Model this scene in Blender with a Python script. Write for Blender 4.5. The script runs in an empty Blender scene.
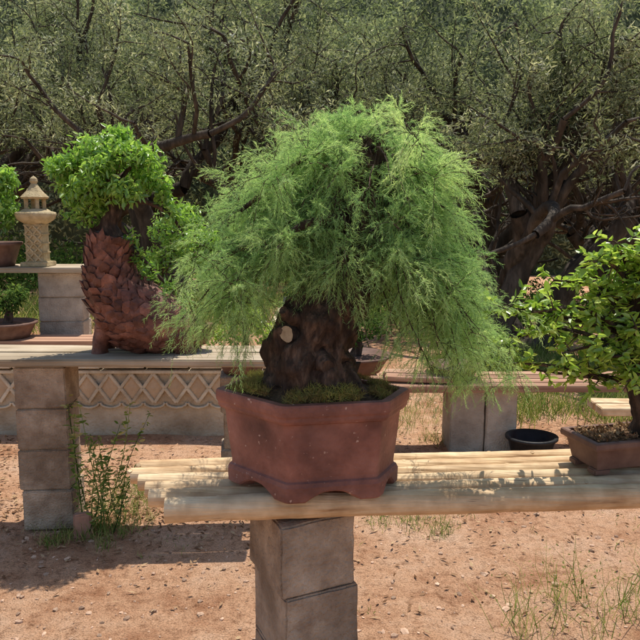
import bpy, bmesh, math, random
import numpy as np
from mathutils import Vector, noise, Matrix

scene = bpy.context.scene
R = np.random.default_rng(7)
UP = np.array([0, 0, 1.0])

# ------------------------------------------------------------------ helpers
def nrm(a):
    return a / (np.linalg.norm(a, axis=-1, keepdims=True) + 1e-9)

class MB:
    def __init__(s):
        s.v = []; s.f = []; s.n = 0
    def add(s, v, f, mat=0, smooth=False, tint=None):
        v = np.asarray(v, float).reshape(-1, 3)
        f = np.asarray(f, int)
        if tint is None:
            tint = np.full(len(f), R.random())
        s.v.append(v); s.f.append((f + s.n, mat, smooth, tint)); s.n += len(v)
    def addpoly(s, v, faces, mat=0, smooth=False):
        v = np.asarray(v, float); base = s.n
        s.v.append(v); s.n += len(v)
        by = {}
        for q in faces: by.setdefault(len(q), []).append(q)
        t = R.random()
        for k, l in by.items():
            a = np.array(l, int) + base
            s.f.append((a, mat, smooth, np.full(len(a), t)))
    def build(s, name, mats, parent=None):
        V = np.concatenate(s.v)
        me = bpy.data.meshes.new(name)
        me.vertices.add(len(V)); me.vertices.foreach_set('co', V.astype(np.float32).ravel())
        loops = np.concatenate([f.ravel() for f, _, _, _ in s.f])
        tot = np.concatenate([np.full(len(f), f.shape[1]) for f, _, _, _ in s.f])
        st = np.concatenate([[0], np.cumsum(tot)[:-1]])
        me.loops.add(len(loops)); me.loops.foreach_set('vertex_index', loops.astype(np.int32))
        me.polygons.add(len(tot)); me.polygons.foreach_set('loop_start', st.astype(np.int32))
        mi = np.concatenate([np.full(len(f), m) for f, m, _, _ in s.f])
        sm = np.concatenate([np.full(len(f), b) for f, _, b, _ in s.f])
        me.polygons.foreach_set('material_index', mi.astype(np.int32))
        me.polygons.foreach_set('use_smooth', sm.astype(bool))
        me.update(calc_edges=True)
        at = me.attributes.new('tint', 'FLOAT', 'FACE')
        at.data.foreach_set('value', np.concatenate([t for _, _, _, t in s.f]).astype(np.float32))
        for m in mats: me.materials.append(m)
        ob = bpy.data.objects.new(name, me)
        scene.collection.objects.link(ob)
        if parent: ob.parent = parent
        return ob

def empty(name):
    o = bpy.data.objects.new(name, None); o.empty_display_size = 0.1
    scene.collection.objects.link(o); return o

def box(mb, c, size, rz=0, bev=0.004, mat=0, rx=0, ry=0):
    bm = bmesh.new(); bmesh.ops.create_cube(bm, size=1)
    for v in bm.verts: v.co = Vector((v.co.x*size[0], v.co.y*size[1], v.co.z*size[2]))
    if bev > 0:
        bmesh.ops.bevel(bm, geom=bm.edges[:], offset=bev, segments=2, affect='EDGES')
    M = Matrix.Translation(c) @ Matrix.Rotation(rz, 4, 'Z') @ Matrix.Rotation(ry, 4, 'Y') @ Matrix.Rotation(rx, 4, 'X')
    bm.transform(M); bm.verts.index_update()
    mb.addpoly([v.co[:] for v in bm.verts], [[v.index for v in f.verts] for f in bm.faces], mat)
    bm.free()

def roughbox(mb, c, size, rz=0, mat=0, amp=0.003, cuts=7, seed=0, bev=.008, freq=25):
    bm = bmesh.new(); bmesh.ops.create_cube(bm, size=1)
    for v in bm.verts: v.co = Vector((v.co.x*size[0], v.co.y*size[1], v.co.z*size[2]))
    bmesh.ops.bevel(bm, geom=bm.edges[:], offset=bev, segments=2, affect='EDGES')
    bmesh.ops.subdivide_edges(bm, edges=[e for e in bm.edges if e.calc_length() > .05], cuts=cuts, use_grid_fill=True)
    so = Vector((seed*3.1, seed*1.7, seed))
    for v in bm.verts:
        n = noise.noise_vector(v.co*freq + so)*amp + noise.noise_vector(v.co*freq*.25+so)*amp
        v.co += n
    bm.transform(Matrix.Translation(c) @ Matrix.Rotation(rz, 4, 'Z')); bm.verts.index_update()
    mb.addpoly([v.co[:] for v in bm.verts], [[v.index for v in f.verts] for f in bm.faces], mat)
    bm.free()

def catmull(P, n):
    P = np.asarray(P, float)
    if n <= 1: return P
    Q = np.vstack([2*P[0]-P[1], P, 2*P[-1]-P[-2]]); out = []
    for i in range(1, len(Q)-2):
        for k in range(n):
            t = k/n; a, b, c, d = Q[i-1], Q[i], Q[i+1], Q[i+2]
            out.append(.5*((2*b)+(-a+c)*t+(2*a-5*b+4*c-d)*t*t+(-a+3*b-3*c+d)*t**3))
    out.append(P[-1]); return np.array(out)

def tube(mb, P, rad, seg=8, sub=1, namp=0, nfreq=8, mat=0, cap=True, smooth=True, capmat=None, ell=None, ridges=0, seed=0):
    P = np.asarray(P, float); rad = np.asarray(rad, float)
    if sub > 1:
        PR = catmull(np.column_stack([P, rad]), sub); P = PR[:, :3]; rad = np.maximum(PR[:, 3], .0002)
    T = nrm(np.gradient(P, axis=0))
    ref = np.array([1.0, 0, 0]) if abs(T[0][0]) < .8 else np.array([0, 1.0, 0])
    A = []; a = ref
    for t in T:
        a = a - t*np.dot(a, t); a = a/np.linalg.norm(a); A.append(a)
    A = np.array(A); B = np.cross(T, A)
    th = np.linspace(0, 2*math.pi, seg, endpoint=False)
    ca, sa = np.cos(th)[None, :, None], np.sin(th)[None, :, None]
    if ell is not None: sa = sa*ell; 
    rr = np.repeat(rad[:, None], seg, 1)
    if namp:
        base = P[:, None, :] + (A[:, None, :]*ca+B[:, None, :]*sa)*rr[..., None]
        for i in range(len(P)):
            for j in range(seg):
                p = Vector(base[i, j])*nfreq + Vector((seed, seed, seed))
                n = noise.noise(p) + .5*noise.noise(p*2.3)
                if ridges:
                    n += ridges*(.5-abs(noise.noise(Vector((math.cos(th[j])*2.6+seed, math.sin(th[j])*2.6, i*.07))))*2.2)
                    n += ridges*.5*(.4-abs(noise.noise(Vector((math.cos(th[j])*6+seed, math.sin(th[j])*6, i*.13))))*2.2)
                rr[i, j] *= 1+namp*n
    V = P[:, None, :] + (A[:, None, :]*ca+B[:, None, :]*sa)*rr[..., None]
    n = len(P)
    i = np.arange(n-1)[:, None]; j = np.arange(seg)[None, :]; k = (j+1) % seg
    F = np.stack([i*seg+j, i*seg+k, (i+1)*seg+k, (i+1)*seg+j], -1).reshape(-1, 4)
    mb.add(V.reshape(-1, 3), F, mat, smooth)
    if cap:
        for idx, rev in ((0, True), (n-1, False)):
            ring = V[idx]; c = ring.mean(0)
            vv = np.vstack([ring, c]); jj = np.arange(seg)
            ff = np.stack([jj, (jj+1) % seg, np.full(seg, seg)], -1)
            if rev: ff = ff[:, ::-1]
            mb.add(vv, ff, capmat if capmat is not None else mat, False)

def rand_unit(n, rng=R):
    return nrm(rng.normal(size=(n, 3)))

def leaves(mb, P, L, W, D=None, flat=0.0, broad=False, mat=0, tint=None, rng=R):
    n = len(P); L = L*rng.uniform(.65, 1.25, n)[:, None]; W = W*rng.uniform(.75, 1.2, n)[:, None]
    D = rand_unit(n, rng) if D is None else nrm(D)
    N = rand_unit(n, rng) + UP*flat
    S = nrm(np.cross(D, N)); N = np.cross(S, D)
    t = rng.random(n) if tint is None else tint
    if not broad:
        V = np.stack([P, P+D*L*.45+S*W*.5, P+D*L, P+D*L*.5-S*W*.5], 1)
        F = np.arange(4*n).reshape(n, 4)
        mb.add(V.reshape(-1, 3), F, mat, False, t)
    else:
        up = N*W*.18; dr = -N*L*.12
        V = np.stack([P, P+D*L*.3+S*W*.48+up, P+D*L*.7+S*W*.38+up*.6+dr*.4, P+D*L+dr, P+D*L*.7-S*W*.38+up*.6+dr*.4, P+D*L*.3-S*W*.48+up], 1)
        o = np.arange(n)[:, None]*6
        F = np.concatenate([o+np.array([[0, 1, 2, 3]]), o+np.array([[0, 3, 4, 5]])])
        mb.add(V.reshape(-1, 3), F, mat, False, np.concatenate([t, t]))

def needles(mb, P, D, L, n, nl, w, droop=.4, spread=.8, mat=0, rng=R, tint=None):
    m = len(P); s = np.linspace(.05, 1, n)[None, :, None]
    L_ = np.asarray(L).reshape(-1, 1, 1)
    C = P[:, None, :] + D[:, None, :]*L_*s - UP*droop*L_*s*s
    T = nrm(D[:, None, :] - UP*2*droop*s)
    C = C.reshape(-1, 3); T = T.reshape(-1, 3)
    q = rand_unit(len(C), rng); q = nrm(q - T*np.sum(q*T, 1, keepdims=True))
    N = nrm(T*.75 + q*spread)
    ln = nl*rng.uniform(.6, 1.2, (len(C), 1))
    S = nrm(np.cross(N, rand_unit(len(C), rng)))*w*.5
    V = np.stack([C-S, C+S, C+N*ln], 1).reshape(-1, 3)
    F = np.arange(len(C)*3).reshape(-1, 3)
    tt = np.repeat(rng.random(m) if tint is None else tint, n)*.75 + .25*rng.random(len(C))
    mb.add(V, F, mat, False, tt)

# ------------------------------------------------------------------ materials
def new_mat(name):
    m = bpy.data.materials.new(name); m.use_nodes = True
    nt = m.node_tree; nt.nodes.clear()
    out = nt.nodes.new('ShaderNodeOutputMaterial')
    return m, nt, out

def ramp(nt, cols, pos=None):
    r = nt.nodes.new('ShaderNodeValToRGB'); e = r.color_ramp.elements
    pos = pos or [i/(len(cols)-1) for i in range(len(cols))]
    while len(e) < len(cols): e.new(.5)
    for i, (c, p) in enumerate(zip(cols, pos)):
        e[i].position = p; e[i].color = (*c, 1)
    return r

def leaf_mat(name, cols, trans=.4, tcol=1.3, rough=.5, gloss=.05, pos=None):
    m, nt, out = new_mat(name); L = nt.links
    a = nt.nodes.new('ShaderNodeAttribute'); a.attribute_name = 'tint'
    r = ramp(nt, cols, pos); L.new(a.outputs['Fac'], r.inputs[0])
    p = nt.nodes.new('ShaderNodeBsdfDiffuse')
    L.new(r.outputs[0], p.inputs['Color'])
    t = nt.nodes.new('ShaderNodeBsdfTranslucent')
    g = nt.nodes.new('ShaderNodeMix'); g.data_type = 'RGBA'; g.blend_type = 'MULTIPLY'; g.inputs[0].default_value = 1
    L.new(r.outputs[0], g.inputs[6]); g.inputs[7].default_value = (tcol*1.1, tcol*1.12, tcol*.7, 1)
    L.new(g.outputs[2], t.inputs[0])
    mx = nt.nodes.new('ShaderNodeMixShader'); mx.inputs[0].default_value = trans
    L.new(p.outputs[0], mx.inputs[1]); L.new(t.outputs[0], mx.inputs[2]); s = mx.outputs[0]
    if gloss > 0:
        gl = nt.nodes.new('ShaderNodeBsdfGlossy'); gl.inputs['Roughness'].default_value = rough; gl.inputs['Color'].default_value = (1, 1, 1, 1)
        m2 = nt.nodes.new('ShaderNodeMixShader'); m2.inputs[0].default_value = gloss
        L.new(s, m2.inputs[1]); L.new(gl.outputs[0], m2.inputs[2]); s = m2.outputs[0]
    L.new(s, out.inputs[0])
    return m

def solid_mat(name, cols, scale=8, rough=.85, bump=.3, bscale=60, stretch=(1, 1, 1), detail=8, pos=None, tintamt=.0, cols2=None, s2=2, bdist=.01, spec=.3, spots=None):
    m, nt, out = new_mat(name); L = nt.links
    tc = nt.nodes.new('ShaderNodeTexCoord'); mp = nt.nodes.new('ShaderNodeMapping')
    mp.inputs['Scale'].default_value = stretch; L.new(tc.outputs['Object'], mp.inputs[0])
    n = nt.nodes.new('ShaderNodeTexNoise'); n.inputs['Scale'].default_value = scale; n.inputs['Detail'].default_value = detail
    n.inputs['Roughness'].default_value = .65
    L.new(mp.outputs[0], n.inputs['Vector'])
    r = ramp(nt, cols, pos or [.3+.4*i/(len(cols)-1) for i in range(len(cols))]); L.new(n.outputs[0], r.inputs[0])
    col = r.outputs[0]
    if cols2:
        n2 = nt.nodes.new('ShaderNodeTexNoise'); n2.inputs['Scale'].default_value = s2; n2.inputs['Detail'].default_value = 5
        L.new(tc.outputs['Object'], n2.inputs['Vector'])
        r2 = ramp(nt, cols2, [.35, .65]); L.new(n2.outputs[0], r2.inputs[0])
        g = nt.nodes.new('ShaderNodeMix'); g.data_type = 'RGBA'; g.blend_type = 'MULTIPLY'; g.inputs[0].default_value = 1
        L.new(col, g.inputs[6]); L.new(r2.outputs[0], g.inputs[7]); col = g.outputs[2]
    if spots:
        vo = nt.nodes.new('ShaderNodeTexNoise'); vo.inputs['Scale'].default_value = spots[0]; vo.inputs['Detail'].default_value = 3
        L.new(mp.outputs[0] if len(spots) > 3 else tc.outputs['Object'], vo.inputs['Vector'])
        rs = ramp(nt, [(0, 0, 0), (1, 1, 1)], [spots[2], spots[2]+.06]); L.new(vo.outputs[0], rs.inputs[0])
        g = nt.nodes.new('ShaderNodeMix'); g.data_type = 'RGBA'
        L.new(rs.outputs[0], g.inputs[0]); L.new(col, g.inputs[6]); g.inputs[7].default_value = (*spots[1], 1); col = g.outputs[2]
    if tintamt:
        a = nt.nodes.new('ShaderNodeAttribute'); a.attribute_name = 'tint'
        mr = nt.nodes.new('ShaderNodeMapRange'); L.new(a.outputs['Fac'], mr.inputs[0])
        mr.inputs[3].default_value = 1-tintamt; mr.inputs[4].default_value = 1+tintamt
        g = nt.nodes.new('ShaderNodeVectorMath'); g.operation = 'SCALE'
        L.new(col, g.inputs[0]); L.new(mr.outputs[0], g.inputs['Scale']); col = g.outputs[0]
    p = nt.nodes.new('ShaderNodeBsdfPrincipled'); p.inputs['Roughness'].default_value = rough
    p.inputs['Specular IOR Level'].default_value = spec
    L.new(col, p.inputs['Base Color'])
    nb = nt.nodes.new('ShaderNodeTexNoise'); nb.inputs['Scale'].default_value = bscale; nb.inputs['Detail'].default_value = 6
    L.new(mp.outputs[0], nb.inputs['Vector'])
    b = nt.nodes.new('ShaderNodeBump'); b.inputs['Strength'].default_value = bump; b.inputs['Distance'].default_value = bdist
    L.new(nb.outputs[0], b.inputs['Height']); L.new(b.outputs[0], p.inputs['Normal'])
    L.new(p.outputs[0], out.inputs[0])
    return m

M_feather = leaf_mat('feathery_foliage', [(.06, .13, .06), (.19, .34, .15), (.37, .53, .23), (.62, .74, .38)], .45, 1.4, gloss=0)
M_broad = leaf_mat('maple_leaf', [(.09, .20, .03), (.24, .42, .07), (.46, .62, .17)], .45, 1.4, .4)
M_lime = leaf_mat('lime_leaf', [(.14, .25, .03), (.33, .47, .08), (.56, .66, .18)], .42, 1.4, .35)
M_olive = leaf_mat('olive_leaf', [(.06, .08, .04), (.20, .23, .13), (.38, .40, .26), (.66, .67, .54)], .34, 1.3, gloss=0, pos=[0, .4, .8, 1])
M_far = leaf_mat('far_leaf', [(.09, .12, .07), (.26, .31, .18), (.44, .47, .30)], .38, gloss=0)  # greens lightened: distance haze painted into the leaf colours
M_shrub = leaf_mat('shrub_leaf', [(.03, .07, .02), (.11, .19, .05), (.25, .35, .09)], .35, gloss=0)
M_dry = leaf_mat('dry_leaf', [(.12, .06, .03), (.28, .16, .09), (.50, .35, .2)], .1, 1, gloss=0)
M_grass = leaf_mat('grass_blade', [(.09, .16, .03), (.22, .30, .08), (.48, .42, .19)], .35, 1.2, gloss=0)
M_moss = leaf_mat('moss', [(.22, .13, .06), (.32, .25, .09), (.36, .38, .10)], .25, 1.1, gloss=0)
M_bark = solid_mat('dark_bark', [(.016, .010, .008), (.06, .038, .027), (.18, .12, .085)], 34, .95, 1, 50, (1, 1, .35), bdist=.03)
M_obark = solid_mat('olive_bark', [(.018, .014, .010), (.06, .047, .034), (.14, .11, .083)], 10, .95, 1, 20, (1, 1, .3), bdist=.03)
M_cut = solid_mat('cut_wood', [(.26, .18, .11), (.52, .40, .27)], 40, .8, .2)
M_pot = solid_mat('terracotta_pot', [(.165, .068, .050), (.27, .114, .083), (.36, .170, .128)], 11, .58, .45, 110, cols2=[(.55, .55, .58), (1.12, 1.08, 1.06)], s2=6, bdist=.006, spots=(60, (.5, .34, .27), .68))
M_rpot = solid_mat('dark_red_pot', [(.055, .022, .015), (.16, .064, .042), (.30, .135, .09)], 14, .6, .6, 30, bdist=.02, tintamt=.35)
M_bpot = solid_mat('brown_pot', [(.12, .062, .046), (.21, .12, .085)], 20, .6, .2, 80, bdist=.004)
M_black = solid_mat('black_plastic', [(.012, .012, .013), (.03, .03, .03)], 20, .45, .1)
M_soil = solid_mat('potting_soil', [(.05, .028, .015), (.20, .12, .065)], 60, 1, 1, 90, bdist=.02)
M_conc = solid_mat('concrete_block', [(.30, .22, .155), (.45, .35, .255), (.60, .49, .375)], 12, .95, 1, 110, tintamt=.12, cols2=[(.60, .56, .52), (1.12, 1.1, 1.08)], s2=4.5, bdist=.014)
M_concg = solid_mat('grey_concrete', [(.34, .28, .22), (.48, .41, .33), (.58, .51, .42)], 9, .95, .9, 90, tintamt=.10, cols2=[(.72, .7, .68), (1.1, 1.08, 1.05)], s2=3, bdist=.012)
M_pole = solid_mat('peeled_pole', [(.30, .165, .08), (.64, .43, .235), (.76, .57, .35), (.84, .68, .46)], 20, .65, .8, 60, (.05, 1.8, 1.8), tintamt=.16, cols2=[(.74, .68, .62), (1.06, 1.05, 1.03)], s2=16, bdist=.006, pos=[.26, .40, .55, .72], spots=(40, (.22, .12, .06), .68, 1))
M_end = solid_mat('pole_end', [(.34, .22, .12), (.60, .44, .27)], 30, .85, .3)
M_plank = solid_mat('weathered_plank', [(.32, .24, .16), (.52, .42, .29), (.64, .54, .41)], 14, .8, .8, 40, (.07, 2, 2), tintamt=.2, bdist=.01, cols2=[(.7, .66, .6), (1.05, 1.05, 1.05)], s2=3)
M_redplank = solid_mat('red_plank', [(.20, .10, .06), (.38, .21, .13), (.52, .34, .22)], 12, .8, .6, 34, (.1, 2, 2), tintamt=.25, bdist=.008)
M_wall = solid_mat('wall_stucco', [(.48, .38, .27), (.66, .56, .42), (.76, .68, .54)], 5, .95, .9, 50, cols2=[(.62, .58, .53), (1.1, 1.08, 1.05)], s2=2.2, bdist=.015)
M_ochre = solid_mat('ochre_tile', [(.46, .33, .21), (.62, .47, .31)], 9, .9, .5, 60)
M_mortar = solid_mat('mortar', [(.54, .46, .34), (.76, .68, .53)], 12, .95, .8, 60, cols2=[(.75, .72, .68), (1.06, 1.05, 1.03)], s2=3)
M_terra = solid_mat('terracotta', [(.35, .18, .12), (.52, .30, .21)], 10, .85, .3)
M_stone = solid_mat('lantern_stone', [(.32, .24, .12), (.56, .45, .27)], 14, .9, .9, 50)
M_peb = solid_mat('pebble', [(.32, .19, .12), (.62, .43, .30)], 30, .9, .3, tintamt=.35)

def ground_mat():
    m, nt, out = new_mat('red_dirt'); L = nt.links
    tc = nt.nodes.new('ShaderNodeTexCoord')
    def N(s, d=8, r=.6):
        n = nt.nodes.new('ShaderNodeTexNoise'); n.inputs['Scale'].default_value = s; n.inputs['Detail'].default_value = d
        n.inputs['Roughness'].default_value = r; L.new(tc.outputs['Object'], n.inputs['Vector']); return n
    a = N(1.8, 9, .75); b = N(24, 8, .75); c = N(150, 4)
    ra = ramp(nt, [(.52, .255, .135), (.78, .455, .27), (.87, .58, .39)], [.37, .5, .66]); L.new(a.outputs[0], ra.inputs[0])
    rb = ramp(nt, [(.54, .48, .44), (.97, .97, .97), (1.1, 1.1, 1.1)], [.35, .47, .7]); L.new(b.outputs[0], rb.inputs[0])
    rc = ramp(nt, [(.58, .53, .49), (1, 1, 1), (1.15, 1.15, 1.15)], [.39, .5, .66]); L.new(c.outputs[0], rc.inputs[0])
    g = nt.nodes.new('ShaderNodeMix'); g.data_type = 'RGBA'; g.blend_type = 'MULTIPLY'; g.inputs[0].default_value = 1
    L.new(ra.outputs[0], g.inputs[6]); L.new(rb.outputs[0], g.inputs[7])
    g2 = nt.nodes.new('ShaderNodeMix'); g2.data_type = 'RGBA'; g2.blend_type = 'MULTIPLY'; g2.inputs[0].default_value = .8
    L.new(g.outputs[2], g2.inputs[6]); L.new(rc.outputs[0], g2.inputs[7])
    p = nt.nodes.new('ShaderNodeBsdfPrincipled'); p.inputs['Roughness'].default_value = 1; p.inputs['Specular IOR Level'].default_value = .1
    L.new(g2.outputs[2], p.inputs['Base Color'])
    ad = nt.nodes.new('ShaderNodeMath'); ad.operation = 'ADD'; L.new(b.outputs[0], ad.inputs[0])
    mu = nt.nodes.new('ShaderNodeMath'); mu.operation = 'MULTIPLY'; mu.inputs[1].default_value = .3; L.new(c.outputs[0], mu.inputs[0]); L.new(mu.outputs[0], ad.inputs[1])
    bu = nt.nodes.new('ShaderNodeBump'); bu.inputs['Strength'].default_value = 1; bu.inputs['Distance'].default_value = .035
    L.new(ad.outputs[0], bu.inputs['Height']); L.new(bu.outputs[0], p.inputs['Normal'])
    L.new(p.outputs[0], out.inputs[0]); return m
M_ground = ground_mat()

# ------------------------------------------------------------------ ground
def gz(x, y):
    return (np.sin(x*2.1+.4)*np.cos(y*1.7)*.010 + np.sin(x*5.3+y*3.1)*.005 + np.sin(x*11+1.3)*np.sin(y*9.7)*.003) * np.clip(1.4-np.abs(y-4)/12, 0, 1)
n = 220
u = np.linspace(-1, 1, n); gx = np.sign(u)*(np.abs(u)*5 + np.abs(u)**6*150); gy = 4 + np.sign(u)*(np.abs(u)*6 + np.abs(u)**6*190)
X, Y = np.meshgrid(gx, gy, indexing='ij')
V = np.stack([X, Y, gz(X, Y)], -1).reshape(-1, 3)
i, j = np.meshgrid(np.arange(n-1), np.arange(n-1), indexing='ij')
F = np.stack([i*n+j, (i+1)*n+j, (i+1)*n+j+1, i*n+j+1], -1).reshape(-1, 4)
mb = MB(); mb.add(V, F, 0, True); mb.build('ground', [M_ground])

mb = MB()
ico = bmesh.new(); bmesh.ops.create_icosphere(ico, subdivisions=1, radius=1)
iv = np.array([v.co[:] for v in ico.verts]); iff = np.array([[v.index for v in f.verts] for f in ico.faces]); ico.free()
NP = 7000
px = R.uniform(-3.2, 3.6, NP); py = 2.1+R.random(NP)**1.3*4.6
keep = ~((px < -.2) & (py > 4.6)); px, py = px[keep], py[keep]; NP = len(px)
sz = .0025+.012*R.random(NP)**5
Vp = iv[None]*(1+.25*R.normal(size=(NP, 12, 1)))*sz[:, None, None]*R.uniform(.6, 1.3, (NP, 1, 3))*np.array([1, 1, .6])
Vp += np.stack([px, py, gz(px, py)+sz*.2], -1)[:, None, :]
Fp = (iff[None]+np.arange(NP)[:, None, None]*12).reshape(-1, 3)
mb.add(Vp.reshape(-1, 3), Fp, 0, False, np.repeat(R.random(NP), len(iff)))
mb.build('pebbles', [M_peb])

mb = MB()
def litter(n, xs, ys, size=.035):
    x = R.normal(xs[0], xs[1], n); y = R.normal(ys[0], ys[1], n)
    k = ~((x < -.2) & (y > 4.62)); x, y = x[k], y[k]
    P = np.stack([x, y, gz(x, y)+.006+R.random(len(x))*.008], -1)
    D = rand_unit(len(x)); D[:, 2] *= .25
    leaves(mb, P, size, size*.35, D, flat=2.5)
litter(2200, (-1.0, .55), (3.5, .3)); litter(900, (-2.2, .6), (4.3, .3)); litter(900, (.6, .9), (3.7, .8)); litter(700, (1.8, .8), (4.6, .6))
litter(200, (0, 1.6), (2.9, .5), .018)
mb.build('leaf_litter', [M_dry])

# ------------------------------------------------------------------ terrace + lattice wall
T0 = 4.66; TZ = .47; TX = -.28
wall = empty('retaining_wall')
mb = MB()
roughbox(mb, (TX-5, T0+.125, TZ/2-.04), (10, .25, TZ+.06), 0, 0, .008, 40, 1, .012, 7)
roughbox(mb, (TX-.11, T0+2.35, TZ/2-.04), (.22, 4.2, TZ+.05), 0, 0, .006, 14, 2, .012, 9)
mb.build('wall_body', [M_wall], wall)
mb = MB()
xx = TX-9.9
while xx < TX:
    box(mb, (xx+.15, T0+.10+R.normal()*.004, TZ+.025+R.normal()*.002), (.294, .30, .035), R.normal()*.01, .006); xx += .3
mb.build('wall_cap', [M_mortar], wall)
mb = MB()
pitch = .15; z0, z1 = TZ-.235, TZ-.035; zc = (z0+z1)/2
k = int(5.2/pitch)
for q in range(k):
    xc = TX-.1-q*pitch
    h = (z1-z0)/2-.014; w = pitch/2-.014
    y = T0-.012
    V = [(xc, y, zc-h), (xc+w, y, zc), (xc, y, zc+h), (xc-w, y, zc), (xc, y-.008, zc)]
    mb.addpoly(V, [(0, 1, 4), (1, 2, 4), (2, 3, 4), (3, 0, 4)], 0)
    hl = math.hypot(pitch/2, (z1-z0)/2); an = math.atan2((z1-z0)/2, pitch/2)
    for sx in (-1, 1):
        for sz_ in (-1, 1):
            box(mb, (xc+sx*pitch/4+R.normal()*.001, T0-.014-.001*(sx*sz_ > 0), zc+sz_*(z1-z0)/4+R.normal()*.0015), (hl, .020, .022), 0, .003, 1, ry=sx*sz_*an+R.normal()*.02)
    arc = [(xc+math.cos(a)*pitch*.47, T0-.012, z0-math.sin(a)*.035-.004) for a in np.linspace(0, math.pi, 7)]
    tube(mb, arc, [.009]*7, 6, 1, mat=1)
box(mb, (TX-2.6, T0-.016, z1+.014), (5.2, .03, .022), 0, .004, 1)
mb.build('lattice_relief', [M_ochre, M_mortar], wall)

mb = MB()
n = 60
xs = np.linspace(-14, TX-.2, n); ys = np.linspace(T0+.2, 14, n)
X, Y = np.meshgrid(xs, ys, indexing='ij')
V = np.stack([X, Y, TZ+.0+np.sin(X*3)*np.cos(Y*2.3)*.015], -1).reshape(-1, 3)
i, j = np.meshgrid(np.arange(n-1), np.arange(n-1), indexing='ij')
F = np.stack([i*n+j, (i+1)*n+j, (i+1)*n+j+1, i*n+j+1], -1).reshape(-1, 4)
mb.add(V, F, 0, True); mb.build('terrace_ground', [M_ground])

# ------------------------------------------------------------------ tables
def pillar(mb, x, y, z0, rz, size, nb, bh=.2, mat=0, seed=0, top=None):
    z = z0
    for b in range(nb):
        h = bh - .005
        roughbox(mb, (x+R.normal()*.005, y+R.normal()*.004, z+h/2), (size[0], size[1], h), rz+R.normal()*.025, mat, .0025, 9, seed+b, .005, 30)
        if b < nb-1:
            box(mb, (x, y, z+h+.0025), (size[0]-.02, size[1]-.02, .009), rz, 0, mat)
        z += bh
    return z

tab = empty('wooden_table')
mb = MB()
rz = math.radians(25)
cx, cy = -.053, 1.805
pillar(mb, cx, cy, .733-.8+.0, rz, (.21, .24), 4, .2, 0, 5)
box(mb, (cx+.05, cy-.0, .741), (.13, .18, .02), rz-.15, .003, 1)
pillar(mb, 1.45, 1.93, -.067, math.radians(5), (.205, .235), 4, .2, 0, 9)
mb.build('block_pillars', [M_conc, M_terra], tab)
mb = MB()
a = math.radians(4.6); dr = np.array([math.cos(a), math.sin(a), 0]); pr = np.array([-math.sin(a), math.cos(a), 0])
P0 = np.array([-.388, 1.668, 0]); off = 0
rads = [.0335, .0235, .022, .0225, .024, .023]
lefts = [0, -.05, -.068, -.095, -.125, -.11]
for k, r in enumerate(rads):
    if k: off += rads[k-1]+r+.009
    c = P0+pr*off+dr*lefts[k]
    npt = 18; s = np.linspace(0, 2.2, npt)
    ztop = .80 if k == 0 else .797
    P = c+dr*s[:, None]
    P[:, 2] = ztop-r+np.array([noise.noise(Vector((q*1.5, k*7, 0)))*.004 for q in s])
    P[:, 1] += np.array([noise.noise(Vector((q*1.4, k*5, 3)))*.005 for q in s])
    rr = r*(1+.09*np.array([noise.noise(Vector((q*5, k*3, 9))) for q in s]))*(np.linspace(1, .92, npt) if k % 2 else np.linspace(.95, 1, npt))
    tube(mb, P, rr, 28, 7, .05, 18, 0, True, True, 1, seed=k)
    for z in range(4):
        q = R.uniform(.05, 2.1); i0 = int(q/2.2*(npt-1)); th_ = R.uniform(.3, 2.6)
        o = np.array([0, -math.cos(th_), math.sin(th_)]); pp = P[i0]
        tube(mb, [pp+o*rr[i0]*.8, pp+o*rr[i0]*1.04], [.010, .006], 9, 2, .2, 60, 0)
mb.build('pole_top', [M_pole, M_end], tab)

tab2 = empty('wooden_table')
mb = MB()
pillar(mb, -1.315, 3.29, 0.005, math.radians(5), (.235, .22), 4, .2, 0, 21)
pillar(mb, -3.1, 3.35, 0.005, math.radians(2), (.265, .26), 4, .2, 0, 31)
mb.build('block_pillars', [M_conc], tab2)
mb = MB()
for k in range(4):
    y = 3.19+k*.098
    roughbox(mb, (-1.85+R.normal()*.03, y, .828-.003*(k % 2)), (3.28, .093, .034), math.radians(-.6+R.normal()*.1), 0, .003, 14, k, .006, 6)
mb.build('plank_top', [M_plank], tab2)

tab3 = empty('wooden_table')
mb = MB()
pillar(mb, -2.06, 5.62, TZ, math.radians(4), (.34, .25), 3, .195, 0, 41)
mb.build('block_pillars', [M_concg], tab3)
mb = MB()
for k in range(4):
    box(mb, (-3.0, 5.45+k*.11, TZ+.585+.022), (2.45, .103, .04), 0, .004, 0)
mb.build('plank_top', [M_plank], tab3)
tab4 = empty('low_shelf')
mb = MB()
for k in range(3):
    box(mb, (-2.6, 5.08+k*.1, TZ+.10), (2.3, .093, .035), 0, .004, 0)
for xq in (-3.4, -1.65):
    box(mb, (xq, 5.18, TZ+.04), (.15, .26, .083), 0, .004, 1)
mb.build('shelf', [M_redplank, M_concg], tab4)
mb = MB(); 
for q in range(14): box(mb, (-4.2+q*.31, 4.97-.0, TZ+.03), (.3, .05, .07), 0, .006)
mb.build('terracotta_edging', [M_terra])

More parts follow.
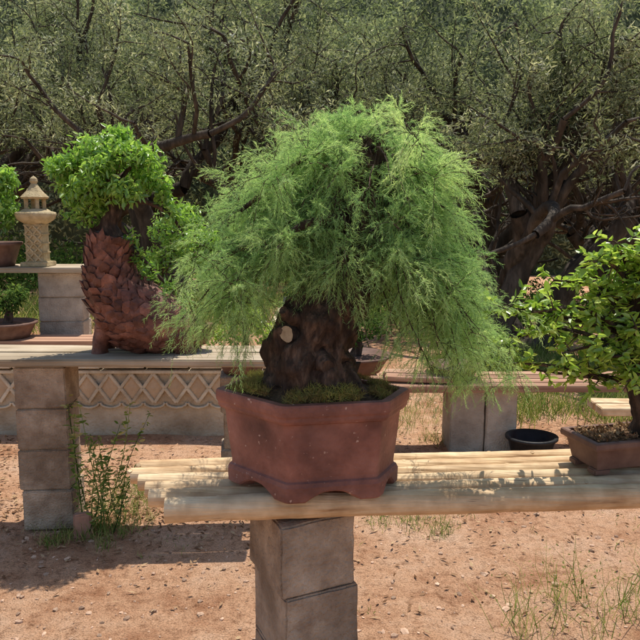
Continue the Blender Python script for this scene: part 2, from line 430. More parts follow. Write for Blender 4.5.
tab5 = empty('low_wooden_table')
mb = MB()
roughbox(mb, (.93, 4.42, .205), (.215, .28, .43), 0, 0, .003, 8, 61, .006, 20)
roughbox(mb, (1.14, 4.41, .203), (.195, .28, .425), .03, 0, .003, 8, 62, .006, 20)
roughbox(mb, (2.6, 4.42, .205), (.22, .28, .43), 0, 0, .003, 8, 63, .006, 20)
mb.build('concrete_supports', [M_concg], tab5)
mb = MB()
for k in range(4):
    roughbox(mb, (1.25+[0, .04, -.05, .02][k]+.1, 4.24+k*.105, .44), (1.95, .097, .04), math.radians(1), 0, .003, 8, k, .005, 5)
for k in range(2):
    roughbox(mb, (.62, 4.30+k*.13, .485), (.42, .11, .03), math.radians(-8), 0, .003, 5, k+8, .005, 5)
mb.build('plank_top', [M_redplank], tab5)
tab6 = empty('low_bench')
mb = MB()
for k in range(2): roughbox(mb, (2.35, 3.82+k*.12, .41), (1.55, .11, .045), math.radians(-2), 0, .002, 8, k+3, .004, 5)
mb.build('plank_top', [M_pole], tab6)
mb = MB(); pillar(mb, 2.2, 3.9, -.02, 0, (.22, .22), 2, .2, 0, 71); mb.build('block_legs', [M_conc], tab6)

# ------------------------------------------------------------------ main bonsai
bon = empty('bonsai_tree')
pc = np.array([-.02, 1.785])
hexc = np.array([(-.257, 0), (-.07, -.18), (.19, -.135), (.257, 0), (.07, .18), (-.19, .135)])
def hexring(scale, inset=0, per=14, rc=.06):
    pts = []; ts = []
    H = hexc*scale
    for e in range(6):
        p0, p1 = H[e], H[(e+1) % 6]; pn = H[(e+2) % 6]
        for s in np.linspace(rc, 1-rc, per): pts.append(p0+(p1-p0)*s); ts.append(s)
        A = p0+(p1-p0)*(1-rc); C = p1+(pn-p1)*rc
        for t in (.25, .5, .75): pts.append((1-t)**2*A+2*t*(1-t)*p1+t*t*C); ts.append(1.0)
    return np.array(pts)+pc, np.array(ts)
mb = MB()
def stack(profile, mat=0):
    rings = []
    for sc, z in profile:
        p, t = hexring(sc)
        zz = z if np.isscalar(z) else z(t)
        w_ = np.array([noise.noise(Vector((a_*6, b_*6, sc*4)))*.003 for a_, b_ in p])
        p = pc+(p-pc)*(1+w_[:, None]*2.0)
        rings.append(np.column_stack([p, np.full(len(p), zz)+w_*.5 if np.isscalar(zz) else zz]))
    m = len(rings[0]); V = np.concatenate(rings); k = len(rings)
    i = np.arange(k-1)[:, None]; j = np.arange(m)[None]; jn = (j+1) % m
    F = np.stack([i*m+j, i*m+jn, (i+1)*m+jn, (i+1)*m+j], -1).reshape(-1, 4)
    mb.add(V, F, mat, False)
def foot(t):
    d = np.minimum(t, 1-t)
    x = np.clip((d-.22)/.08, 0, 1); x2 = np.clip((d-.36)/.05, 0, 1)
    return .7995 + .018*x + .008*x2
stack([(.70, foot), (.865, foot), (.885, lambda t: foot(t)+.004), (.89, .838), (.872, .848), (.845, .852), (.842, .860),
       (.862, .90), (.885, .95), (.900, .990), (.905, .998), (.955, 1.003), (.975, 1.010), (.978, 1.018), (.995, 1.024), (1.0, 1.034), (.996, 1.046), (.985, 1.051), (.90, 1.052), (.885, 1.047), (.88, 1.02)])
p, t = hexring(.74); m = len(p)
mb.add(np.vstack([np.column_stack([p, np.full(m, .8285)]), [[pc[0], pc[1], .8285]]]), np.stack([np.arange(m), (np.arange(m)+1) % m, np.full(m, m)], -1), 0)
mb.build('hexagonal_pot', [M_pot], bon)
mb = MB()
rings = []
for q, sc in enumerate(np.linspace(.89, .0, 14)):
    p, t = hexring(max(sc, .001)); z = 1.035+.05*math.cos(sc/.89*math.pi/2)
    zz = np.array([z+noise.noise(Vector((a*18, b*18, 0)))*.010 for a, b in p]); rings.append(np.column_stack([p, zz]))
m = len(rings[0]); k = len(rings); i = np.arange(k-1)[:, None]; j = np.arange(m)[None]; jn = (j+1) % m
mb.add(np.concatenate(rings), np.stack([i*m+j, i*m+jn, (i+1)*m+jn, (i+1)*m+j], -1).reshape(-1, 4), 0, True)
mb.build('soil', [M_soil], bon)
def in_hex(x, y, sc):
    H = hexc*sc+pc; ins = np.ones(len(x), bool)
    for e in range(6):
        a_, b_ = H[e], H[(e+1) % 6]; ins &= ((b_[0]-a_[0])*(y-a_[1])-(b_[1]-a_[1])*(x-a_[0])) > 0
    return ins
mb = MB()
x = R.uniform(-.3, .28, 16000); y = R.uniform(1.58, 2, 16000); k = in_hex(x, y, .88); x, y = x[k], y[k]
d = np.hypot((x-pc[0])/.25, (y-pc[1])/.18)
dens = np.array([noise.noise(Vector((a*14, b*14, 5))) for a, b in zip(x, y)])
k = dens > -.12; x, y, d, dens = x[k], y[k], d[k], dens[k]
P = np.stack([x, y, 1.035+.05*np.cos(np.clip(d, 0, 1)*math.pi/2)], -1)
D = nrm(rand_unit(len(x))*.9+UP*.9)
needles(mb, P, D, .010+.030*np.clip(dens, 0, 1), 5, .014, .0017, .1, .9, tint=np.clip(.40+dens+R.normal(size=len(x))*.28, 0, .99))
mb.build('moss', [M_moss], bon)

mb = MB()
tr = np.array([(-.018, 1.81, 1.03), (-.032, 1.80, 1.10), (-.020, 1.80, 1.18), (.025, 1.80, 1.26), (.082, 1.81, 1.34), (.105, 1.82, 1.43), (.102, 1.815, 1.52), (.117, 1.80, 1.60), (.140, 1.80, 1.67), (.155, 1.80, 1.715)])
trr = [.130, .114, .104, .092, .070, .050, .042, .038, .028, .010]
tube(mb, tr, trr, 84, 14, .20, 15, 0, ridges=.9, seed=3)
tube(mb, [(-.05, 1.79, 1.09), (-.11, 1.77, 1.07), (-.155, 1.75, 1.035)], [.05, .038, .02], 24, 5, .25, 25, ridges=.5)
tube(mb, [(.05, 1.77, 1.09), (.085, 1.74, 1.06), (.12, 1.72, 1.035)], [.045, .03, .015], 24, 5, .25, 25, ridges=.5)
tube(mb, [(-.03, 1.77, 1.18), (-.068, 1.74, 1.200), (-.084, 1.718, 1.207)], [.036, .027, .019], 18, 4, .3, 45, capmat=1)
tube(mb, [(-.04, 1.76, 1.23), (-.078, 1.72, 1.255), (-.090, 1.70, 1.27)], [.03, .018, .010], 14, 4, .2, 35)
tube(mb, [(.0, 1.73, 1.14), (.02, 1.69, 1.13)], [.035, .017], 18, 3, .2, 35)
limbs = [
 [(.04, 1.80, 1.27), (-.03, 1.80, 1.35), (-.11, 1.79, 1.40), (-.19, 1.77, 1.42), (-.26, 1.77, 1.38)],
 [(.09, 1.81, 1.42), (.03, 1.80, 1.51), (-.05, 1.80, 1.57), (-.13, 1.80, 1.56), (-.20, 1.78, 1.51)],
 [(.10, 1.81, 1.45), (.17, 1.80, 1.52), (.25, 1.80, 1.52), (.31, 1.80, 1.43), (.37, 1.80, 1.30)],
 [(.12, 1.80, 1.58), (.06, 1.78, 1.64), (-.01, 1.76, 1.65), (-.08, 1.75, 1.61)],
 [(.13, 1.80, 1.60), (.19, 1.79, 1.64), (.25, 1.78, 1.60), (.29, 1.79, 1.51)],
 [(.08, 1.80, 1.36), (.16, 1.78, 1.40), (.25, 1.79, 1.38), (.35, 1.81, 1.28), (.42, 1.82, 1.16)],
 [(.09, 1.82, 1.40), (.10, 1.92, 1.48), (.08, 2.02, 1.50), (.05, 2.08, 1.44)],
 [(.10, 1.80, 1.45), (.03, 1.72, 1.49), (-.05, 1.67, 1.47), (-.10, 1.64, 1.42)],
 [(.10, 1.80, 1.44), (.17, 1.74, 1.47), (.22, 1.70, 1.42), (.25, 1.67, 1.35)]]
for l in limbs:
    m = len(l); tube(mb, l, np.linspace(.017, .005, m), 10, 5, .12, 30)

poly = np.array([(-.27, 1.21), (-.35, 1.26), (-.34, 1.38), (-.28, 1.50), (-.19, 1.61), (-.08, 1.69), (.03, 1.725), (.12, 1.75), (.20, 1.735), (.26, 1.67), (.30, 1.58), (.34, 1.47),
                 (.40, 1.37), (.45, 1.25), (.50, 1.12), (.42, 1.07), (.33, 1.09), (.22, 1.15), (.18, 1.23), (.13, 1.30), (-.02, 1.34), (-.10, 1.30), (-.16, 1.23), (-.22, 1.19)])
def inpoly(x, z, P=poly):
    ins = np.zeros(len(x), bool); j = len(P)-1
    for i in range(len(P)):
        xi, zi = P[i]; xj, zj = P[j]
        c = ((zi > z) != (zj > z)) & (x < (xj-xi)*(z-zi)/(zj-zi+1e-12)+xi)
        ins ^= c; j = i
    return ins
rng = np.random.default_rng(11)
twP = []; twD = []; twT = []
nb = 150
for b in range(nb):
    zs = rng.uniform(1.33, 1.67); k = np.interp(zs, tr[:, 2], tr[:, 0]); S = np.array([k, 1.81, zs])
    az = rng.uniform(0, 2*math.pi); f = (zs-1.32)/.36
    rx = (.39 if math.cos(az) > 0 else .45)*(1-.30*f); ry = .24*(1-.25*f)
    reach = rng.uniform(.4, 1.0)
    E = S+np.array([math.cos(az)*rx*reach, math.sin(az)*ry*reach, 0])
    drop = rng.uniform(.0, .18)*reach
    if math.cos(az) > .3 and rng.random() < .5: drop += .14
    if math.cos(az) < -.5 and rng.random() < .4: drop += .08
    C = (S+E)/2+UP*(.09+.05*rng.random()); E = E-UP*drop
    s = np.linspace(0, 1, 9)[:, None]
    P = (1-s)**2*S+2*s*(1-s)*C+s*s*E + rng.normal(size=(9, 3))*.008*s
    if inpoly(P[:, 0], P[:, 2]).mean() < .75: continue
    tube(mb, P, np.linspace(.004, .0011, 9), 5, 1)
    T = nrm(np.gradient(P, axis=0)); ct = rng.random()
    for q in range(17):
        sp_ = rng.uniform(.2, 1)**.8*8; i0 = min(int(sp_), 7); w = sp_-i0
        p = P[i0]*(1-w)+P[i0+1]*w
        d = nrm(T[i0]*.65+rand_unit(1, rng)[0]*.75+np.array([0, 0, .3]))
        twP.append(p); twD.append(d); twT.append(ct)
for l in limbs:
    l = catmull(np.array(l), 6)
    T = nrm(np.gradient(l, axis=0)); ct = rng.random()
    for q in range(28):
        i0 = rng.integers(len(l)//3, len(l)); twP.append(l[i0]); twD.append(nrm(T[i0]*.5+rand_unit(1, rng)[0]+UP*.3)); twT.append(ct)
for q in range(90):
    p = np.array([.16, 1.81, 1.69])+rng.normal(size=3)*np.array([.08, .06, .03]); twP.append(p); twD.append(nrm(rand_unit(1, rng)[0]+UP*.5)); twT.append(rng.random())
for q in range(66):
    a_ = rng.uniform(0, 2*math.pi); rr_ = rng.uniform(.65, 1)
    c = np.array([.04+math.cos(a_)*.37*rr_, 1.81+rng.normal()*.13, 1.45+math.sin(a_)*.27*rr_]); ct = rng.random()
    for z in range(15):
        dd = rand_unit(1, rng)[0]; twP.append(c+dd*.02+rng.normal(size=3)*.012); twD.append(nrm(dd+np.array([math.cos(a_)*.3, 0, .15]))); twT.append(ct)
for q in range(270):
    x_ = rng.uniform(.24, .50); p = np.array([x_, 1.81+rng.normal()*.08, rng.uniform(1.10, 1.45-.4*(x_-.24))]); twP.append(p); twD.append(nrm(rand_unit(1, rng)[0]-UP*.3)); twT.append(rng.random())
for q in range(150):
    p = np.array([rng.uniform(-.36, -.16), 1.80+rng.normal()*.08, rng.uniform(1.20, 1.42)]); twP.append(p); twD.append(nrm(rand_unit(1, rng)[0]+np.array([-.3, 0, -.3]))); twT.append(rng.random())
twP = np.array(twP); twD = np.array(twD); twT = np.array(twT)
k = inpoly(twP[:, 0], twP[:, 2])
tx = np.interp(twP[:, 2], tr[:, 2], tr[:, 0])
win = (np.abs(twP[:, 0]-tx+.005) < .06) & (twP[:, 1] < 1.88) & (twP[:, 2] > 1.52) & (twP[:, 2] < 1.68)
win2 = (twP[:, 0] > -.11) & (twP[:, 0] < .15) & (twP[:, 2] < 1.36) & (twP[:, 1] < 1.95)
win3 = (np.abs(twP[:, 0]-.105) < .038) & (twP[:, 1] < 1.84) & (twP[:, 2] > 1.3) & (twP[:, 2] < 1.52)
k &= ~(win | win2 | win3) | (rng.random(len(k)) < .07)
gap = np.array([noise.noise(Vector(p)*11+Vector((4, 1, 7))) for p in twP])   # natural openings between the clumps
k &= (gap > -.17) | (rng.random(len(k)) < .22)
twT = np.clip(twT*.8+.2*(gap+.3)*1.5, 0, 1)
twP, twD, twT = twP[k], twD[k], twT[k]
nt_ = len(twP); TL = rng.uniform(.05, .11, nt_); droop = .36
fo = MB()
s = np.linspace(0, 1, 5)
for p, d, L_ in zip(twP, twD, TL):
    Q = p+d*L_*s[:, None]-UP*droop*L_*(s**2)[:, None]
    tube(mb, Q, np.linspace(.0010, .0005, 5), 3, 1, cap=False)
NS = 9
ss = rng.uniform(.1, 1, (nt_, NS, 1))
SP = twP[:, None]+twD[:, None]*TL[:, None, None]*ss-UP*droop*TL[:, None, None]*ss**2
SD = nrm(nrm(twD[:, None]-UP*2*droop*ss)*.9+rand_unit(nt_*NS, rng).reshape(nt_, NS, 3)*.65)
SP = SP.reshape(-1, 3); SD = SD.reshape(-1, 3)
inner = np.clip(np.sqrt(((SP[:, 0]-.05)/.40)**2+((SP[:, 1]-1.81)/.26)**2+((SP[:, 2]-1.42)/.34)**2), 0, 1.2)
tt = np.clip(np.repeat(twT, NS)*.45+rng.random(len(SP))*.2+.38*inner-.02+(SP[:, 2]-1.4)*.3, 0, 1)  # crown shading painted into tint: darker deep inside, lighter outward and upward
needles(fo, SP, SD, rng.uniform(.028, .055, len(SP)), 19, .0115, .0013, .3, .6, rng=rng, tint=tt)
mb.build('trunk_and_branches', [M_bark, M_cut], bon)
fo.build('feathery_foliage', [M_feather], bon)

# ------------------------------------------------------------------ left bonsai (crescent pot)
b2 = empty('bonsai_tree')
mb = MB()
S_ = .00486; Yc = 3.37
def W(u_, v_, Y_=Yc):
    return ((u_-320)*S_, Y_, 1.5-(v_-213)*.00473)
sp = [(115, 233, 19), (111, 250, 20), (111, 272, 23), (118, 296, 29), (136, 314, 35), (158, 324, 32), (181, 330, 23), (199, 332, 14), (214, 326, 4)]
P = [W(a, b) for a, b, c in sp]; rr = [c*S_ for a, b, c in sp]
tube(mb, P, rr, 72, 14, .10, 9, 0, ell=.95, ridges=.3, seed=9)
for (pts, rad) in [([(112, 318), (104, 338), (101, 354)], [.065, .040, .040]), ([(180, 334), (186, 347), (190, 355)], [.07, .05, .045])]:
    for e in (-.05, .07):
        tube(mb, [np.array(W(*q))+np.array([0, e, 0]) for q in pts], rad, 16, 4, .2, 18)
PR = catmull(np.column_stack([np.array(P), rr]), 8); TT = nrm(np.gradient(PR[:, :3], axis=0))
row = 0
for k in range(3, len(PR)-3, 2):
    c = PR[k, :3]; r_ = PR[k, 3]; t_ = TT[k]; side = np.array([0, 1.0, 0]); nrm_ = np.cross(t_, side)
    m = max(6, int(2*math.pi*r_/.06)); row += 1
    for q in range(m):
        th = 2*math.pi*(q+.5*(row % 2)+rng.normal()*.16)/m
        o = nrm_*math.cos(th)+side*math.sin(th)*.95; s_ = nrm(np.cross(o, t_)); wv = .031*rng.uniform(.7, 1.3); hgt = rng.uniform(.004, .022)
        b0 = c+o*r_*.975; up_ = -t_
        V = [b0-s_*wv-up_*.01, b0+s_*wv-up_*.01, b0+s_*wv*.8+up_*.028+o*hgt*.6, b0+up_*.052*rng.uniform(.7, 1.2)+o*hgt*1.2, b0-s_*wv*.8+up_*.028+o*hgt*.6, b0+o*hgt*.9+up_*.01, b0-o*.03+up_*.02]
        mb.addpoly(V, [(0, 1, 5), (1, 2, 5), (2, 3, 5), (3, 4, 5), (4, 0, 5), (3, 2, 6), (4, 3, 6), (2, 1, 6), (0, 4, 6)], 0, False)
mb.build('crescent_pot', [M_rpot], b2)
mb = MB()
tube(mb, [W(115, 236), W(113, 222), W(119, 208), W(116, 192), W(120, 172)], [.055, .042, .034, .026, .014], 18, 6, .15, 14)
cent = [(84, 162, 0), (98, 145, .05), (125, 136, 0), (150, 156, 0), (158, 180, .02), (135, 190, -.1), (92, 195, -.05), (78, 182, .03), (115, 165, -.12), (140, 165, .13), (95, 170, .14), (70, 165, .0), (108, 200, .02), (112, 150, -.05), (90, 210, .0), (135, 152, -.08), (105, 182, -.12), (122, 185, .08)]
P_, T_ = [], []
for (a, b, e) in cent:
    c = np.array(W(a, b))+[0, e, 0]; st = np.array(W(117, rng.uniform(185, 205)))
    mid = (st+c)/2+UP*.03
    tube(mb, [st, mid, c], [.014, .009, .004], 7, 4, .1, 20)
    nn = 270; r = rng.uniform(.06, .09)
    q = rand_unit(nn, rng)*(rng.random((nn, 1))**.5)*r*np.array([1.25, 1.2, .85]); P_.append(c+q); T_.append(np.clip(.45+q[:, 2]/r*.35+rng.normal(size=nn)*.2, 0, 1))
    for _ in range(14): tube(mb, [c-UP*.02, c+rand_unit(1, rng)[0]*r*.9], [.003, .001], 4)
for a, b, r, nn in [(152, 270, .05, 60), (168, 284, .045, 55), (142, 254, .04, 50), (178, 212, .06, 110), (188, 238, .05, 80), (168, 195, .05, 100), (186, 300, .035, 40), (135, 238, .04, 50)]:
    c = np.array(W(a, b)); q = rand_unit(nn, rng)*(rng.random((nn, 1))**.4)*r; P_.append(c+q); T_.append(np.clip(.35+rng.normal(size=nn)*.2, 0, 1))
tube(mb, [W(118, 236), W(138, 250), W(160, 275), W(186, 300)], [.022, .014, .009, .004], 8, 4, .1, 15)
tube(mb, [W(120, 205), W(150, 200), W(175, 215), W(188, 238)], [.016, .012, .009, .004], 8, 4, .1, 15)
P_ = np.concatenate(P_); T_ = np.concatenate(T_)
D = nrm(rand_unit(len(P_), rng)+np.array([0, 0, -.3]))
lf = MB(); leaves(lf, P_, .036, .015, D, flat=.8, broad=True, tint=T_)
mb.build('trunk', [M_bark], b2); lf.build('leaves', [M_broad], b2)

# ------------------------------------------------------------------ right bonsai
b3 = empty('bonsai_tree')
mb = MB()
ang = math.radians(14); ex = np.array([math.cos(ang), math.sin(ang)]); ey = np.array([-math.sin(ang), math.cos(ang)])
C0 = np.array([.735, 1.79]); Wd, Dp = .46, .165
def rect(inset, z):
    o = C0+ex*inset+ey*inset
    a_, b_ = Wd-2*inset, Dp-2*inset
    return [(*(o), z), (*(o+ex*a_), z), (*(o+ex*a_+ey*b_), z), (*(o+ey*b_), z)]
prof = [(.03, .815), (.024, .815), (.012, .87), (.010, .874), (.0, .876), (-.002, .882), (-.001, .893), (.002, .896), (.014, .896), (.016, .88)]
V = sum([rect(*p) for p in prof], []); F = [(4*i+j, 4*i+(j+1) % 4, 4*i+4+(j+1) % 4, 4*i+4+j) for i in range(len(prof)-1) for j in range(4)]
F += [(0, 3, 2, 1)]
mb.addpoly(V, F, 0)
for (s1, s2) in ((.03, .03), (.03, Dp-.05), (Wd-.05, .03), (Wd-.05, Dp-.05)):
    c = C0+ex*(s1+.01)+ey*(s2+.01); box(mb, (c[0], c[1], .808), (.05, .035, .0165), ang, .003, 0)
V = rect(.015, .886); c = C0+ex*Wd/2+ey*Dp/2; V.append((c[0], c[1], .905)); mb.addpoly(V, [(0, 1, 4), (1, 2, 4), (2, 3, 4), (3, 0, 4)], 1)
mb.build('rectangular_pot', [M_bpot, M_soil], b3)
mb = MB()
a1 = rng.uniform(.02, Wd-.02, 1500); a2 = rng.uniform(.02, Dp-.02, 1500)
P = np.stack([C0[0]+ex[0]*a1+ey[0]*a2, C0[1]+ex[1]*a1+ey[1]*a2, .89+.012*rng.random(1500)], -1)
D = rand_unit(1500, rng); D[:, 2] = np.abs(D[:, 2])*.5
leaves(mb, P, .018, .006, D, flat=1); mb.build('dry_litter', [M_dry], b3)
mb = MB()
tube(mb, [(.915, 1.89, .89), (.91, 1.89, .93), (.90, 1.89, .99), (.875, 1.89, 1.05), (.85, 1.89, 1.12), (.84, 1.89, 1.20), (.87, 1.89, 1.28), (.90, 1.89, 1.36)], [.05, .040, .036, .032, .027, .022, .016, .008], 32, 8, .2, 24, ridges=.5)
ends = [(.47, 1.86, 1.26), (.55, 1.80, 1.25), (.50, 1.90, 1.16), (.62, 1.85, 1.33), (.70, 1.82, 1.38), (.78, 1.86, 1.43), (.86, 1.84, 1.47), (.97, 1.88, 1.46), (1.05, 1.88, 1.36), (1.1, 1.9, 1.28), (.68, 1.95, 1.20), (.62, 1.76, 1.15),
        (.80, 1.75, 1.22), (.75, 1.98, 1.32), (.92, 2.0, 1.35), (.95, 1.74, 1.30), (.85, 1.78, 1.33), (1.0, 1.8, 1.2), (.49, 1.84, 1.11), (.74, 1.80, 1.13), (.90, 1.78, 1.17), (.58, 1.88, 1.08), (.78, 1.74, 1.08), (1.12, 1.85, 1.17), (.58, 1.86, 1.20), (.72, 1.84, 1.28), (.82, 1.82, 1.40)]
P_, D_ = [], []
for E in ends:
    E = np.array(E); zs = min(max(E[2]-.09, 1.04), 1.3); S = np.array([.865, 1.89, zs])
    mid = (S+E)/2+UP*.03+rng.normal(size=3)*.015
    Q = catmull(np.array([S, mid, E]), 5); tube(mb, Q, np.linspace(.009, .002, len(Q)), 7, 1, .1, 20)
    for z in range(14):
        k = rng.integers(3, len(Q)); p = Q[k]; d = nrm(rand_unit(1, rng)[0]*np.array([1, 1, .6])+np.array([0, 0, .1])); ln = rng.uniform(.04, .09)
        tube(mb, [p, p+d*ln*.5+UP*.004, p+d*ln-UP*.004], [.002, .0015, .0008], 4)
        m = int(rng.integers(8, 13)); s = np.linspace(.15, 1, m)[:, None]
        P_.append(p+d*ln*s); D_.append(nrm(d*.5+rand_unit(m, rng)*np.array([1, 1, .5])))
P_ = np.concatenate(P_); D_ = np.concatenate(D_)
lf = MB(); leaves(lf, P_, .027, .015, D_, flat=1.3, broad=True, tint=np.clip(rng.normal(.5, .24, len(P_)), 0, 1))
mb.build('trunk_and_branches', [M_bark], b3); lf.build('leaves', [M_lime], b3)

mb = MB()
cx_, cy_ = 1.30, 4.15
pr_ = [(.10, .01), (.13, .14), (.145, .145), (.145, .16), (.125, .16), (.10, .03), (0, .03)]
seg = 28; th = np.linspace(0, 2*math.pi, seg, endpoint=False)
V = np.concatenate([np.column_stack([cx_+np.cos(th)*r*1.1, cy_+np.sin(th)*r, np.full(seg, z_)]) for r, z_ in pr_])
i = np.arange(len(pr_)-1)[:, None]; j = np.arange(seg)[None]; jn = (j+1) % seg
mb.add(V, np.stack([i*seg+j, i*seg+jn, (i+1)*seg+jn, (i+1)*seg+j], -1).reshape(-1, 4), 0, True)
mb.build('black_plastic_pot', [M_black])

def lathe(mb, c, prof, seg=24, mat=0, sm=True):
    th = np.linspace(0, 2*math.pi, seg, endpoint=False)
    V = np.concatenate([np.column_stack([c[0]+np.cos(th)*r, c[1]+np.sin(th)*r, np.full(seg, c[2]+z_)]) for r, z_ in prof])
    i = np.arange(len(prof)-1)[:, None]; j = np.arange(seg)[None]; jn = (j+1) % seg
    mb.add(V, np.stack([i*seg+j, i*seg+jn, (i+1)*seg+jn, (i+1)*seg+j], -1).reshape(-1, 4), mat, sm)
lan = empty('stone_lantern')
mb = MB(); lz = 0; lc = (0, 0)
box(mb, (lc[0], lc[1], lz+.02), (.22, .22, .04), 0, .005)
box(mb, (lc[0], lc[1], lz+.20), (.145, .145, .32), 0, .004)
for q in range(4):
    for s_ in (-1, 1):
        for t_ in (-1, 1):
            box(mb, (lc[0]+t_*.034, lc[1]-.077-.002*(s_ > 0), lz+.08+q*.08), (.10, .014, .014), 0, .002, 0, ry=s_*math.radians(50))
for zq in range(5): box(mb, (lc[0], lc[1], lz+.04+zq*.08), (.158, .158, .012), 0, .002)
lathe(mb, (lc[0], lc[1], lz+.36), [(.07, 0), (.10, .015), (.15, .05), (.165, .09), (.16, .11), (.12, .12), (.11, .13), (.09, .14), (0, .14)], 28)
for q in range(4):
    a = q*math.pi/2+.6; box(mb, (lc[0]+math.cos(a)*.07, lc[1]+math.sin(a)*.07, lz+.54), (.03, .03, .10), a, .003)
lathe(mb, (lc[0], lc[1], lz+.585), [(.0, -.005), (.11, 0), (.12, .015), (.075, .06), (.045, .10), (.025, .13), (.035, .15), (.03, .175), (.0, .20)], 8, sm=False)
mb.build('lantern_body', [M_stone], lan)
lan.location = (-2.24, 5.58, TZ+.585+.043); lan.scale = (.95, .95, .90)

def small_bonsai(name, base, potw, poth, potm, cent, leafm, nl, L_, W_, trk, seed=1, feather=False):
    e = empty(name); r = np.random.default_rng(seed)
    mb = MB()
    lathe(mb, base, [(0, .005), (potw*.36, .0), (potw*.40, poth*.3), (potw*.48, poth*.85), (potw*.52, poth*.88), (potw*.52, poth), (potw*.46, poth), (potw*.44, poth*.85), (0, poth*.95)], 26)
    mb.build('pot', [potm], e)
    mb = MB(); lf = MB(); b = np.array(base)+UP*poth*.85
    P = np.array([b+np.array(q) for q in trk]); rad = np.linspace(potw*.09, potw*.03, len(P)); tube(mb, P, rad, 12, 5, .15, 15)
    Ps, Ts = [], []
    for c, rr in cent:
        c = np.array(base)+np.array(c); st = P[r.integers(len(P)//2, len(P))]
        tube(mb, [st, (st+c)/2+UP*.02, c], [potw*.03, potw*.02, potw*.008], 6, 3)
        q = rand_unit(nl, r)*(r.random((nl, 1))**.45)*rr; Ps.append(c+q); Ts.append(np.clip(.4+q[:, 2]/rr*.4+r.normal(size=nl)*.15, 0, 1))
    Ps = np.concatenate(Ps); Ts = np.concatenate(Ts)
    if feather: needles(lf, Ps, nrm(rand_unit(len(Ps), r)-UP*.3), .05*np.ones(len(Ps)), 14, .018, .002, .3, .7, tint=Ts, rng=r)
    else: leaves(lf, Ps, L_, W_, nrm(rand_unit(len(Ps), r)-UP*.2), 1.0, True, tint=Ts, rng=r)
    mb.build('trunk', [M_bark], e); lf.build('leaves', [leafm], e)

t3z = TZ+.585+.043
small_bonsai('bonsai_tree', (-2.60, 5.58, t3z), .44, .19, M_bpot, [((-.1, 0, .45), .16), ((.08, 0, .55), .15), ((-.05, 0, .7), .15), ((.12, -.05, .4), .12), ((-.25, 0, .6), .15), ((.13, 0, .68), .1)], M_broad, 350, .05, .024, [(0, 0, 0), (.03, 0, .15), (-.02, 0, .3), (0, 0, .5)], 2)
small_bonsai('bonsai_tree', (-2.35, 5.2, TZ+.118), .42, .12, M_bpot, [((0, 0, .25), .10), ((.09, 0, .32), .08), ((-.1, 0, .3), .09)], M_shrub, 260, .035, .018, [(0, 0, 0), (.02, 0, .1), (0, 0, .2)], 3)
small_bonsai('bonsai_tree', (-1.50, 6.4, TZ), .3, .2, M_bpot, [((0, 0, .6), .16), ((.2, 0, .7), .18), ((.1, 0, .9), .17), ((.35, 0, .6), .16), ((.45, 0, .8), .16), ((.3, 0, 1.0), .15)], M_broad, 380, .045, .02, [(0, 0, 0), (.02, 0, .15), (.1, 0, .5)], 4)
small_bonsai('bonsai_tree', (-.44, 3.90, .62), .3, .1, M_bpot, [((-.05, 0, .24), .09), ((.06, 0, .28), .09), ((.14, 0, .20), .08), ((-.15, 0, .2), .08), ((.0, 0, .34), .07)], M_lime, 180, .028, .013, [(0, 0, 0), (.02, 0, .08), (0, 0, .2)], 5)
small_bonsai('bonsai_tree', (.86, 4.42, .462), .34, .09, M_bpot, [((0, 0, .45), .13), ((.15, 0, .35), .12), ((-.12, 0, .55), .13), ((.1, 0, .65), .14), ((.22, 0, .5), .1), ((-.2, 0, .35), .1)], M_feather, 150, .03, .014, [(0, 0, 0), (.02, 0, .15), (-.02, 0, .35), (.02, 0, .55)], 6, True)
small_bonsai('bonsai_tree', (.25, 4.9, .40), .5, .12, M_bpot, [((0, 0, .3), .14), ((.15, 0, .35), .12), ((-.12, 0, .35), .13)], M_shrub, 220, .04, .018, [(0, 0, 0), (.02, 0, .1), (-.02, 0, .3)], 7)
mb = MB(); pillar(mb, .25, 4.9, 0, .1, (.3, .25), 2, .2, 0, 55); pillar(mb, -.44, 3.9, -.01, .1, (.24, .24), 3, .21, 0, 56); mb.build('block_plinths', [M_conc])

def tuft(mb, x, y, n, h, spread, z=0, w=.003, rng=R):
    P = np.stack([x+rng.normal(size=n)*spread, y+rng.normal(size=n)*spread, np.full(n, z)], -1)
    D = nrm(rng.normal(size=(n, 3))*np.array([.4, .4, .1])+UP)
    hh = h*rng.uniform(.4, 1.1, (n, 1)); S = nrm(np.cross(D, rand_unit(n, rng)))*w/2
    bend = nrm(rng.normal(size=(n, 3))*np.array([1, 1, 0]))*hh*.25
    M_ = P+D*hh*.55; Tp = P+D*hh+bend-UP*hh*.08
    V = np.stack([P-S, P+S, M_+S*.8, M_-S*.8, Tp], 1); o = np.arange(n)[:, None]*5; t = rng.random(n)
    nn = mb.n
    mb.v.append(V.reshape(-1, 3)); mb.n += 5*n
    mb.f.append((nn+o+np.array([[0, 1, 2, 3]]), 0, False, t)); mb.f.append((nn+o+np.array([[3, 2, 4]]), 0, False, t))
mb = MB()
for _ in range(36): tuft(mb, R.normal(.42, .2), R.uniform(3.1, 3.6), 22, .07, .03)
for _ in range(40): tuft(mb, R.uniform(-1.15, -.35), R.uniform(3.3, 3.75), 20, .10, .03)
for _ in range(24): tuft(mb, R.normal(-1.1, .12), R.uniform(3.0, 3.3), 26, .10, .03)
for _ in range(50): tuft(mb, R.uniform(.5, 1.3), R.uniform(4.4, 5.6), 18, .12, .04)
for _ in range(260): tuft(mb, R.uniform(1.25, 4.0), R.uniform(4.9, 7.4), 40, .26, .08, w=.006)
for _ in range(60): tuft(mb, R.uniform(-3, 3), R.uniform(2.4, 4), 6, .03, .02)
for _ in range(200): tuft(mb, R.uniform(-5, -.5), R.uniform(6.0, 8.5), 34, .28, .1, w=.008, z=TZ)
